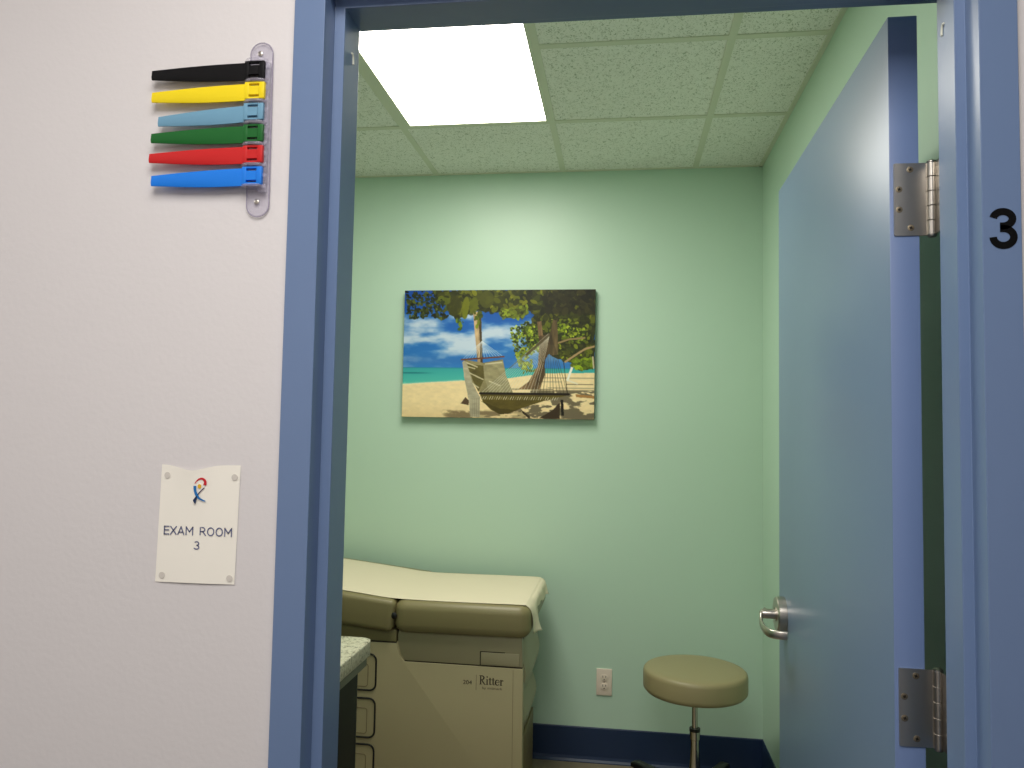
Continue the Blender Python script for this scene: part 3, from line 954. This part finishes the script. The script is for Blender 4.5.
# fan of ropes to the front bar
for k in range(26):
    x = 436 + k * 15.6
    yv = 522
    c = C3(226, 222, 206) if x < 690 else C3(70, 60, 44)
    line((742 + (k - 13) * 0.5, 250), (x, yv), 2.0, c, .62 if x < 690 else .75)
line((742, 250), (560, 410), 4, C3(96, 86, 68), .55); line((745, 250), (640, 345), 12, C3(84, 72, 50), .8)
line((806, 372), (826, 520), 3, C3(52, 44, 32), .9)
line((428, 526), (832, 526), 11, C3(40, 30, 20))
# legs and dark gear below the right end
fillpoly([(796, 552), (808, 552), (812, 625), (800, 625)], C3(34, 28, 22)); fillpoly([(700, 636), (760, 600), (795, 560), (792, 640)], C3(66, 52, 36))
fillpoly([(620, 600), (660, 630), (655, 640), (625, 615)], C3(60, 48, 36))
img = np.clip((img - 120) * 1.14 + 118 + np.where(XX > 600, -6, 0)[..., None] * (YY < 300)[..., None], 0, 255)

# printed sheet as a fine vertex-coloured grid, wrapped round a stretcher
cx0, cx1, cz0, cz1, cyf = -0.577, 0.3255, 1.5330, 2.1325, 2.4845
GW, GH = 420, 280
me = bpy.data.meshes.new('print')
gx_ = np.linspace(cx0, cx1, GW); gz_ = np.linspace(cz1, cz0, GH)
vx, vz = np.meshgrid(gx_, gz_)
verts = np.stack([vx, np.full_like(vx, cyf), vz], -1).reshape(-1, 3)
idx = np.arange(GW * GH).reshape(GH, GW)
quads = np.stack([idx[:-1, :-1], idx[1:, :-1], idx[1:, 1:], idx[:-1, 1:]], -1).reshape(-1, 4)
me.from_pydata(verts.tolist(), [], quads.tolist())
me.update()
jj = np.linspace(0, NW - 1, GW); ii = np.linspace(0, NH - 1, GH)
pad = np.pad(img, ((1, 1), (1, 1), (0, 0)), 'edge')
sm = (pad[1:-1, 1:-1] * 4 + pad[:-2, 1:-1] + pad[2:, 1:-1] + pad[1:-1, :-2] + pad[1:-1, 2:]) / 8
samp = sm[ii.astype(int)][:, jj.astype(int)] / 255.0
lin = np.where(samp <= 0.04045, samp / 12.92, ((samp + 0.055) / 1.055) ** 2.4)
ca = me.color_attributes.new('paint', 'FLOAT_COLOR', 'POINT')
ca.data.foreach_set('color', np.concatenate([lin, np.ones(lin.shape[:2] + (1,))], -1).astype(np.float32).ravel())
M_art = material('printed_canvas', rgb(128, 128, 128), 0.55, spec=0.35)
at = M_art.node_tree.nodes.new('ShaderNodeVertexColor'); at.layer_name = 'paint'
M_art.node_tree.links.new(at.outputs['Color'], M_art.node_tree.nodes['Principled BSDF'].inputs['Base Color'])
canvas = thing('canvas_print', ((cx0 + cx1) / 2, YB, cz0), 'frameless canvas print of a white rope hammock on a sunny beach', 'picture')
link('print', me, M_art, canvas)
M_wrap = material('canvas_wrap', rgb(44, 50, 44), 0.6)
bm = bmesh.new()
box(bm, cx0 - .0004, cx1 + .0004, cyf + 0.0004, YB - 0.0005, cz0 - .0004, cz1 + .0004)
obj('stretcher', bm, M_wrap, canvas)['label'] = 'dark wrapped canvas sides'

# ------------------------------------------------------------------ wall outlet
ox0, ox1, oz0, oz1 = 0.3495, 0.4195, 0.2965, 0.4140
out = thing('wall_outlet', ((ox0 + ox1) / 2, YB, oz0), 'off-white duplex wall outlet low on the green back wall', 'outlet')
bm = bmesh.new()
box(bm, ox0, ox1, YB - 0.006, YB - 0.0002, oz0, oz1, 0.0022, 3)
obj('cover_plate', bm, M_outlet, out, 40)
oc = (ox0 + ox1) / 2
for dz in (0.0195, -0.0195):
    zc = (oz0 + oz1) / 2 + dz
    bm = bmesh.new()
    pts = []
    for k in range(32):
        a = 2 * PI * k / 32
        pts.append((oc + 0.0172 * math.cos(a), zc + max(-0.0135, min(0.0135, 0.0172 * math.sin(a)))))
    prism(bm, pts, 'y', YB - 0.0085, YB - 0.0055, 0.0006)
    r = obj('receptacle', bm, M_outlet, out, 40)
    bm = bmesh.new()
    box(bm, oc - 0.0075, oc - 0.0052, YB - 0.0088, YB - 0.0084, zc + 0.0005, zc + 0.0095)
    box(bm, oc + 0.0052, oc + 0.0075, YB - 0.0088, YB - 0.0084, zc + 0.0015, zc + 0.0090)
    lathe(bm, [(0.0026, 0), (0, 0.0003)], (oc, YB - 0.0085, zc - 0.0075), 14, Matrix.Rotation(PI / 2, 4, 'X'))
    obj('slot', bm, M_slot, r)
bm = bmesh.new()
lathe(bm, [(0.003, 0), (0.0026, 0.0009), (0, 0.0011)], (oc, YB - 0.006, (oz0 + oz1) / 2), 14, Matrix.Rotation(PI / 2, 4, 'X'))
obj('screw', bm, M_steel, out, 40)

# ------------------------------------------------------------------ rolling stool
SX, SY, SZT = 0.7400, 2.0500, 0.5785
stool = thing('rolling_stool', (SX, SY, 0), 'round tan vinyl stool on a chrome column with black wheeled base', 'stool')
bm = bmesh.new()
R = 0.1975
prof = [(0, SZT - 0.092), (R - .03, SZT - 0.092), (R - 0.010, SZT - 0.089), (R - 0.001, SZT - 0.079), (R, SZT - 0.070), (R, SZT - 0.022), (R - 0.0025, SZT - 0.012), (R - 0.008, SZT - 0.006), (R - 0.018, SZT - 0.0025), (R - .05, SZT - 0.0008), (0, SZT)]
lathe(bm, prof, (SX, SY, 0), 72)
seat = obj('seat', bm, M_tan2, stool, 45)
bm = bmesh.new()
lathe(bm, [(0, SZT - .108), (0.07, SZT - .108), (0.09, SZT - 0.098), (0.09, SZT - .091), (0, SZT - .091)], (SX, SY, 0), 32)
obj('seat_plate', bm, M_black, stool, 40)
bm = bmesh.new()
lathe(bm, [(0, 0.34), (0.0115, 0.34), (0.0115, SZT - 0.10), (0, SZT - 0.10)], (SX, SY, 0), 24)
obj('piston', bm, M_chrome, stool, 40)
bm = bmesh.new()
lathe(bm, [(0.0118, 0.350), (0.0205, 0.350), (0.0205, 0.342), (0.0205, 0.338)], (SX, SY, 0), 28)
obj('collar_ring', bm, M_black, stool, 40)
bm = bmesh.new()
lathe(bm, [(0, 0.13), (0.0300, 0.13), (0.0240, 0.170), (0.0165, 0.28), (0.0165, 0.306), (0.0195, 0.309), (0.0195, 0.338), (0.0115, 0.340)], (SX, SY, 0), 28)
obj('column', bm, M_chrome, stool, 40)
bm = bmesh.new()
lathe(bm, [(0, 0.070), (0.036, 0.070), (0.044, 0.088), (0.042, 0.122), (0.031, 0.138), (0, 0.138)], (SX, SY, 0), 28)
obj('hub', bm, M_black, stool, 40)
def leg(ang):
    bm = bmesh.new()
    path = [(0.030, 0.100, .026, .018), (0.10, 0.108, .024, .016), (0.20, 0.110, .022, .014), (0.300, 0.110, .021, .012), (0.325, 0.106, .018, .009)]
    rings = []
    for r, z, hw_, hh in path:
        rings.append([bm.verts.new((r, a * hw_, z + b * hh)) for a, b in ((-1, -1), (1, -1), (1, .5), (.7, 1), (-.7, 1), (-1, .5))])
    for A, B in zip(rings, rings[1:]):
        for k in range(6):
            bm.faces.new((A[k], A[(k + 1) % 6], B[(k + 1) % 6], B[k]))
    bm.faces.new(rings[0][::-1]); bm.faces.new(rings[-1])
    Mx = Matrix.Translation((SX, SY, 0)) @ Matrix.Rotation(ang, 4, 'Z')
    bmesh.ops.transform(bm, matrix=Mx, verts=bm.verts)
    l = obj('leg', bm, M_black, stool, 50)
    bm = bmesh.new()
    for s in (-1, 1):
        b2 = bmesh.new()
        lathe(b2, [(0, -.009), (.027, -.009), (.030, -.006), (.030, .006), (.027, .009), (0, .009)], (0, 0, 0), 24)
        merge(bm, b2, Matrix.Translation((0.285, s * 0.013, 0.0305)) @ Matrix.Rotation(PI / 2, 4, 'X'))
    box(bm, 0.270, 0.300, -0.005, 0.005, 0.026, 0.068, 0.002)
    lathe(bm, [(0, 0.045), (0.006, 0.045), (0.006, 0.098), (0, 0.098)], (0.285, 0, 0), 12)
    bmesh.ops.transform(bm, matrix=Mx, verts=bm.verts)
    obj('caster', bm, M_black, l, 40)
for k in range(5):
    leg(math.radians(134 + 72 * k))

# ------------------------------------------------------------------ exam table
TY0, TY1 = 1.83, 2.33          # body front and rear
TXR = 0.0985
TXL = -1.34
table = thing('exam_table', (-0.55, 2.08, 0), 'putty-coloured medical exam table with tan padded top along the green wall', 'exam table')
bm = bmesh.new()
box(bm, TXL, 0.060, TY0, TY1, 0.0, 0.672, 0.006)
obj('cabinet', bm, M_body, table, 40)
# near side panel with rounded foot-end edge
bm = bmesh.new()
prism(bm, [(TXL + .01, 0.02), (TXR + 0.004, 0.02), (TXR, 0.600), (-0.352, 0.602), (-0.372, 0.625), (-0.384, 0.668), (TXL + .01, 0.668)], 'y', TY0 - 0.008, TY0 + 0.030, 0.003)
obj('side_panel', bm, M_body, table, 40)
# thin line where a moulding runs down the foot end of the side panel
bm = bmesh.new()
prism(bm, [(TXR - 0.034, 0.02), (TXR - 0.0325, 0.02), (TXR - 0.0355, 0.596), (TXR - 0.037, 0.596)], 'y', TY0 - 0.0084, TY0 - 0.004)
obj('panel_groove', bm, material('soft_groove', rgb(128, 116, 86), .6), table)
# pelvic-section apron above the panel, with the small latch
bm = bmesh.new()
prism(bm, [(-0.380, 0.700), (-0.378, 0.668), (-0.366, 0.626), (-0.350, 0.606), (TXR - 0.002, 0.6045), (TXR - 0.006, 0.740), (-0.372, 0.740)], 'y', TY0 - 0.0045, TY0 + 0.02, 0.002)
apron = obj('apron', bm, M_body2, table, 40)
bm = bmesh.new()
box(bm, -0.38, TXR - .01, TY0 + 0.02, TY1, 0.60, 0.735)
obj('top_frame', bm, M_seam, table)
bm = bmesh.new()
prism(bm, [(TXL + .01, 0.672), (-0.386, 0.672), (-0.386, 0.714), (-0.60, 0.734), (TXL + .01, 0.800)], 'y', TY0 - 0.004, TY1 - 0.01, 0.002)
obj('backrest_frame', bm, M_tan, table, 40)
bm = bmesh.new()
prism(bm, rrect(-0.0600, 0.0850, 0.6080, 0.6530, 0.004), 'y', TY0 - 0.0085, TY0 - 0.004, 0.0015)
obj('latch', bm, M_body2, table, 40)
bm = bmesh.new()
prism(bm, [(-0.064, 0.606), (-0.060, 0.606), (-0.060, 0.653), (0.03, 0.653), (0.03, 0.6560), (-0.064, 0.6560)], 'y', TY0 - 0.0052, TY0 - 0.0035)
prism(bm, [(-0.352, 0.6005), (TXR - 0.003, 0.5985), (TXR - 0.003, 0.6055), (-0.352, 0.6075)], 'y', TY0 - 0.0035, TY0 + 0.006)
prism(bm, [(TXL + .02, 0.6665), (-0.386, 0.6665), (-0.386, 0.6735), (TXL + .02, 0.6735)], 'y', TY0 - 0.0060, TY0 + 0.026)
obj('seam', bm, M_seam, table)

# drawers in the near side (only their foot-end third shows past the worktop)
for z0, z1 in ((0.488, 0.622), (0.314, 0.458), (0.140, 0.288)):
    bm = bmesh.new()
    prism(bm, rrect(-0.98, -0.4610, z0, z1, 0.024, 6), 'y', TY0 - 0.0090, TY0 - 0.0068, 0)
    dr = obj('drawer', bm, M_body, table, 40)
    bm = bmesh.new()
    rr = rrect(-0.98, -0.4610, z0, z1, 0.024, 6)
    sweep(bm, [(p[0], TY0 - 0.0092, p[1]) for p in rr], circ(0.0036, 8), up=(0, 1, 0), close=True)
    obj('gasket', bm, M_gasket, dr, 40)
    bm = bmesh.new()
    rr = rrect(-0.90, -0.492, z0 + 0.014, z1 - 0.036, 0.010, 4)
    sweep(bm, [(p[0], TY0 - 0.0092, p[1]) for p in rr], circ(0.0014, 6), up=(0, 1, 0), close=True)
    obj('finger_recess', bm, material('recess_line', rgb(120, 108, 78), .6), dr, 40)

# foot end: two bulging drawer fronts and the step
def foot_front(name, zlist, label):
    """zlist = [(z, x)] outward profile of the bulging front"""
    bm = bmesh.new()
    NS = 10
    P = smoothcurve([(x, z) for z, x in zlist], 5)
    rows = []
    for j in range(NS + 1):
        s = j / NS
        y = TY0 + 0.034 + (TY1 - TY0 - 0.036) * s
        rnd = 0.012 * (abs(2 * s - 1) ** 6)
        rows.append([bm.verts.new((x - rnd, y, z)) for x, z in P] + [bm.verts.new((0.055, y, zlist[0][0])), bm.verts.new((0.055, y, zlist[-1][0]))][::-1])
    n = len(rows[0])
    for A, B in zip(rows, rows[1:]):
        for k in range(n):
            bm.faces.new((A[k], A[(k + 1) % n], B[(k + 1) % n], B[k]))
    bm.faces.new(rows[0]); bm.faces.new(rows[-1][::-1])
    o = obj(name, bm, M_body2, table, 40)
    return o
foot_front('foot_drawer', [(0.470, 0.080), (0.490, 0.094), (0.525, 0.108), (0.570, 0.116), (0.620, 0.106), (0.690, 0.094)], '')
foot_front('foot_drawer', [(0.300, 0.078), (0.330, 0.086), (0.360, 0.099), (0.395, 0.106), (0.435, 0.094), (0.462, 0.080)], '')
bm = bmesh.new()
box(bm, 0.05, 0.086, TY0 + 0.034, TY1 - 0.002, 0.03, 0.292, 0.004)
obj('step', bm, material('step_brown', rgb(120, 104, 70), .5), table, 40)
# brand lettering printed on the side panel
yp = TY0 - 0.0084
text_mesh('lettering', '204', 0.022, -0.1085, 0.5400, yp, M_print, table, sx=1.05)
def serif_word():
    polys = []
    def q(x0, z0, x1, z1): polys.append(([(x0, z0), (x1, z0), (x1, z1), (x0, z1)], [(0, 1, 2, 3)]))
    def rib(P, w): polys.append(ribbon(P, w))
    H, X, th, hl = 0.0330, 0.0200, 0.0044, 0.0016      # cap height, x height, thick stroke, hairline
    z = 0.5360
    x = -0.0640
    # R
    q(x + .003, z, x + .003 + th, z + H); q(x, z, x + .0105, z + hl); q(x, z + H - hl, x + .012, z + H)
    arc = [(x + .007 + .0105 * math.sin(a) , z + H * .745 + (H * .255 - hl / 2) * math.cos(a)) for a in [PI * k / 12 for k in range(13)]]
    rib([(x + .006, z + H - hl / 2)] + arc + [(x + .006, z + H * .49 + hl / 2)], [.0008] + [.0008 + .0016 * math.sin(PI * k / 12) for k in range(13)] + [.0008])
    rib([(x + .0095, z + H * .5), (x + .0150, z + H * .24), (x + .0205, z + .0008)], [.0018, .0022, .0018]); q(x + .018, z, x + .0245, z + hl)
    # i
    x += 0.0255
    q(x + .002, z, x + .002 + th, z + X); q(x, z, x + .0085, z + hl); q(x, z + X - hl, x + .004, z + X)
    c = [(x + .0042 + .0026 * math.cos(a), z + H * .86 + .0026 * math.sin(a)) for a in [2 * PI * k / 12 for k in range(12)]]
    polys.append((c, [tuple(range(12))]))
    x += 0.0105
    for _ in range(2):      # t t
        q(x + .0022, z + .002, x + .0022 + th, z + X + .006); q(x - .0008, z + X - .002, x + .0108, z + X)
        rib([(x + .0040, z + .003), (x + .0062, z + .0009), (x + .0092, z + .0012), (x + .0110, z + .0036)], [.0018, .0012, .0010, .0006])
        x += 0.0118
    # e
    ex, ez = x + .0085, z + X / 2
    arc = [(ex + .0072 * math.cos(a), ez + (X / 2 - .0006) * math.sin(a)) for a in [math.radians(5 + 325 * k / 24) for k in range(25)]]
    rib(arc, [.0008 + .0014 * max(0, -math.cos(math.radians(5 + 325 * k / 24))) + .0003 for k in range(25)])
    q(ex - .0065, ez - .0002, ex + .0075, ez + .0013)
    x += 0.0178
    # r
    q(x + .002, z, x + .002 + th, z + X); q(x, z, x + .0092, z + hl); q(x, z + X - hl, x + .004, z + X)
    rib([(x + .005, z + X * .68), (x + .0075, z + X * .92), (x + .0105, z + X * .94)], [.0006, .0012, .0014])
    cc = [(x + .0112 + .0022 * math.cos(a), z + X * .86 + .0022 * math.sin(a)) for a in [2 * PI * k / 12 for k in range(12)]]
    polys.append((cc, [tuple(range(12))]))
    return polys
flat('lettering', serif_word(), yp, M_print, table)
flat('lettering', [([(-0.0760, 0.515), (-0.0748, 0.515), (-0.0748, 0.570), (-0.0760, 0.570)], [(0, 1, 2, 3)])], yp, M_print, table)
text_mesh('lettering', 'by midmark', 0.0125, -0.0150, 0.5235, yp, M_print, table, sx=1.25)

# cushions
def cushion(name, L, y0, y1, zb, zt, x_end, r, tilt=0.0, left=False, crown=0.004):
    """padded slab running to -x for length L from x_end, soft edges"""
    bm = bmesh.new()
    b2 = bmesh.new()
    x0, x1 = -L, 0.0
    vs = [b2.verts.new((x, y, z)) for x in (x0, x1) for y in (y0, y1) for z in (zb, zt)]
    for f in ((0, 1, 3, 2), (4, 6, 7, 5), (0, 4, 5, 1), (2, 3, 7, 6), (0, 2, 6, 4), (1, 5, 7, 3)):
        b2.faces.new([vs[i] for i in f])
    bmesh.ops.recalc_face_normals(b2, faces=b2.faces)
    ver = [e for e in b2.edges if abs(e.verts[0].co.z - e.verts[1].co.z) > 1e-4]
    bmesh.ops.bevel(b2, geom=ver, offset=0.045 if not left else 0.02, segments=6, profile=0.5, affect='EDGES')
    hor = [e for e in b2.edges if abs(e.verts[0].co.z - e.verts[1].co.z) < 1e-5 and len(e.link_faces) == 2 and
           any(abs(f.normal.z) > .9 for f in e.link_faces) and any(abs(f.normal.z) < .5 for f in e.link_faces)]
    bmesh.ops.bevel(b2, geom=hor, offset=r, segments=5, profile=0.5, affect='EDGES', clamp_overlap=True)
    M = Matrix.Translation((x_end, 0, 0)) @ Matrix.Translation((0, 0, zb)) @ Matrix.Rotation(tilt, 4, 'Y') @ Matrix.Translation((0, 0, -zb))
    merge(bm, b2, M)
    return obj(name, bm, M_tan, table, 50)
CY0, CY1, CZB, CZT = 1.795, 2.435, 0.712, 0.831
SEAMX = -0.398
cushion('seat_cushion', 0.125 - SEAMX - 0.003, CY0, CY1, CZB, CZT, 0.125, 0.034)
cushion('backrest_cushion', 0.86, CY0, CY1, CZB, CZT, SEAMX - 0.001, 0.030, tilt=math.radians(6.1), left=True)
# black disc painting in the shaded gap between the two cushions
bm = bmesh.new()
lathe(bm, [(0, 0), (0.010, 0.001), (0.012, 0.006), (0.006, 0.010), (0, 0.010)], (SEAMX + 0.007, CY0 + 0.012, 0.775), 18, Matrix.Rotation(PI / 2, 4, 'X'))
obj('seam_gap_shade', bm, M_gasket, table, 40)

# ------------------------------------------------------------------ table paper draped over the cushions and the foot end
def paper_path():
    P = []
    tl = math.tan(math.radians(6.1))
    for x in (-1.24, -1.0, -0.8, -0.62, -0.52):
        P.append((x, CZT + 0.0028 + (SEAMX - x) * tl))
    P += [(-0.45, CZT + 0.0075), (-0.39, CZT + 0.0035), (-0.33, CZT + 0.0022), (-0.2, CZT + 0.0020), (0.0, CZT + 0.0020), (0.090, CZT + 0.0018), (0.108, CZT - 0.0035), (0.1215, CZT - 0.018), (0.1275, CZT - 0.042), (0.1290, CZT - 0.075), (0.1300, CZT - 0.110)]
    return smoothcurve(P, 4)
PP = paper_path()
NPY = 28
r_ = random.Random(11)
V, F = [], []
n = len(PP)
tear = [0.0] * (NPY + 1)
def sstep_(a, b, x):
    t = min(1.0, max(0.0, (x - a) / (b - a))); return t * t * (3 - 2 * t)
for j in range(NPY + 1):
    v = j / NPY
    k = 1.0 if v < 0.22 else max(0.16, 1.0 - (v - 0.22) * 5.5)
    k += 0.22 * sstep_(0.60, 0.80, v) + 0.10 * r_.uniform(-1, 1)
    tear[j] = k
for j in range(NPY + 1):
    v = j / NPY
    for i, (x, z) in enumerate(PP):
        s = max(0.0, (i - (n - 17)) / 16.0)         # progress over the foot end
        ya = 1.830 + 0.018 * s + 0.010 * max(0, min(1, (-x - 0.3) / .2)) * 0
        yb = 2.388 - 0.030 * s
        if x > 0.11:
            k = tear[j]
            zt = PP[n - 17][1]
            z = CZT + (z - CZT) * (0.30 + 0.70 * k) if z < CZT else z
            fl = 0.024 * math.exp(-((v - 0.16) / 0.07) ** 2) + 0.010 * math.exp(-((v - 0.95) / 0.06) ** 2) + 0.010 * math.exp(-((v - 0.62) / 0.05) ** 2)
            x = x + s * s * (fl + 0.006 * math.sin(v * 47 + 1))
            x = max(x, 0.1270 if s > .5 else x)
        V.append((x, ya + (yb - ya) * v - (0.006 if j == 0 and x < 0.1 else 0), z + 0.0008 * math.sin(v * 14 + x * 9) - (0.0006 if j == 0 and x < 0.1 else 0)))
for j in range(NPY):
    for i in range(n - 1):
        k = j * n + i
        F.append((k, k + 1, k + n + 1, k + n))
tp = pyobj('table_paper', V, F, M_paper, None, 60)
s_ = tp.modifiers.new('s', 'SOLIDIFY'); s_.thickness = 0.0006; s_.offset = 1
tag(tp, 'white crinkled paper sheet spread over the exam table with torn end', 'paper sheet')

# ------------------------------------------------------------------ worktop and base cabinet behind the left jamb
ZW = 0.928
bm = bmesh.new()
b2 = bmesh.new()
cxr, cyf2 = -0.192, 0.935
prism(bm, [(XL + 0.001, Y_ROOM + 0.001), (cxr, Y_ROOM + 0.001), (cxr, cyf2 - 0.030), (cxr - 0.006, cyf2 - 0.012), (cxr - 0.022, cyf2 - 0.002), (cxr - 0.034, cyf2), (XL + 0.001, cyf2)], 'z', ZW - 0.040, ZW, 0.004, 3)
ct = obj('worktop', bm, M_granite, None, 40)
tag(ct, 'speckled granite worktop corner peeking past the left door jamb', 'worktop')
cab = thing('base_cabinet', (-0.8, 0.5, 0), 'black base cabinet under the granite worktop', 'cabinet')
bm = bmesh.new()
box(bm, XL + 0.002, cxr - 0.030, Y_ROOM + 0.002, cyf2 - 0.045, 0.09, ZW - 0.066, 0.001)
box(bm, XL + 0.002, cxr - 0.034, Y_ROOM + 0.002, cyf2 - 0.10, 0.0, 0.09)
obj('carcass', bm, M_cab, cab)
bm = bmesh.new()
box(bm, XL + 0.002, cxr - 0.010, Y_ROOM + 0.002, cyf2 - 0.025, ZW - 0.066, ZW - 0.0405)
obj('top_rail', bm, M_strip, cab)
for k in range(2):
    x1 = cxr - 0.032 - k * 0.585
    bm = bmesh.new()
    box(bm, x1 - 0.575, x1, cyf2 - 0.0445, cyf2 - 0.026, 0.10, ZW - 0.066, 0.002)
    d = obj('door', bm, M_cab, cab, 40)
    bm = bmesh.new()
    xh = x1 - 0.06 if k else x1 - 0.515
    sweep(bm, [(xh, cyf2 - 0.027, 0.68), (xh, cyf2 - 0.001, 0.68), (xh, cyf2 - 0.001, 0.79), (xh, cyf2 - 0.027, 0.79)], circ(0.005, 10), up=(1, 0, 0))
    obj('handle', bm, M_steel, d, 40)

# ------------------------------------------------------------------ lights
def area(name, loc, sx, sy, power, col=(1, 1, 1)):
    l = bpy.data.lights.new(name, 'AREA'); l.shape = 'RECTANGLE'; l.size = sx; l.size_y = sy; l.energy = power; l.color = col
    o = bpy.data.objects.new(name, l); COL.objects.link(o); o.location = loc
    return o
area('hall_lamp', (0.28, -1.20, 2.68), 0.9, 1.3, 33, (1.0, 0.97, 0.955))
area('hall_lamp', (-2.0, -1.20, 2.68), 0.7, 1.3, 17, (1.0, 0.97, 0.955))

wd = bpy.data.worlds.new('World'); SC.world = wd; wd.use_nodes = True
wd.node_tree.nodes['Background'].inputs['Color'].default_value = (0.75, 0.8, 0.85, 1)
wd.node_tree.nodes['Background'].inputs['Strength'].default_value = 0.05

# ------------------------------------------------------------------ camera
cam = bpy.data.cameras.new('Camera'); co = bpy.data.objects.new('Camera', cam); COL.objects.link(co)
yaw, pitch, roll = -0.1394, 0.0582, 0.0183
f = Vector((math.sin(yaw) * math.cos(pitch), math.cos(yaw) * math.cos(pitch), math.sin(pitch)))
rt = Vector((math.cos(yaw), -math.sin(yaw), 0)); up = rt.cross(f)
r2 = rt * math.cos(roll) + up * math.sin(roll)
u2 = r2.cross(f)
Mc = Matrix((r2, u2, -f)).transposed().to_4x4()
Mc.translation = (0.4461, -1.084, 1.4823)
co.matrix_world = Mc
cam.sensor_width = 36.0; cam.sensor_fit = 'HORIZONTAL'
cam.lens = 778.46 * 36 / 1024
cam.clip_start = 0.02
SC.camera = co

SC.view_settings.view_transform = 'Standard'
SC.view_settings.look = 'None'
SC.view_settings.exposure = 0.0
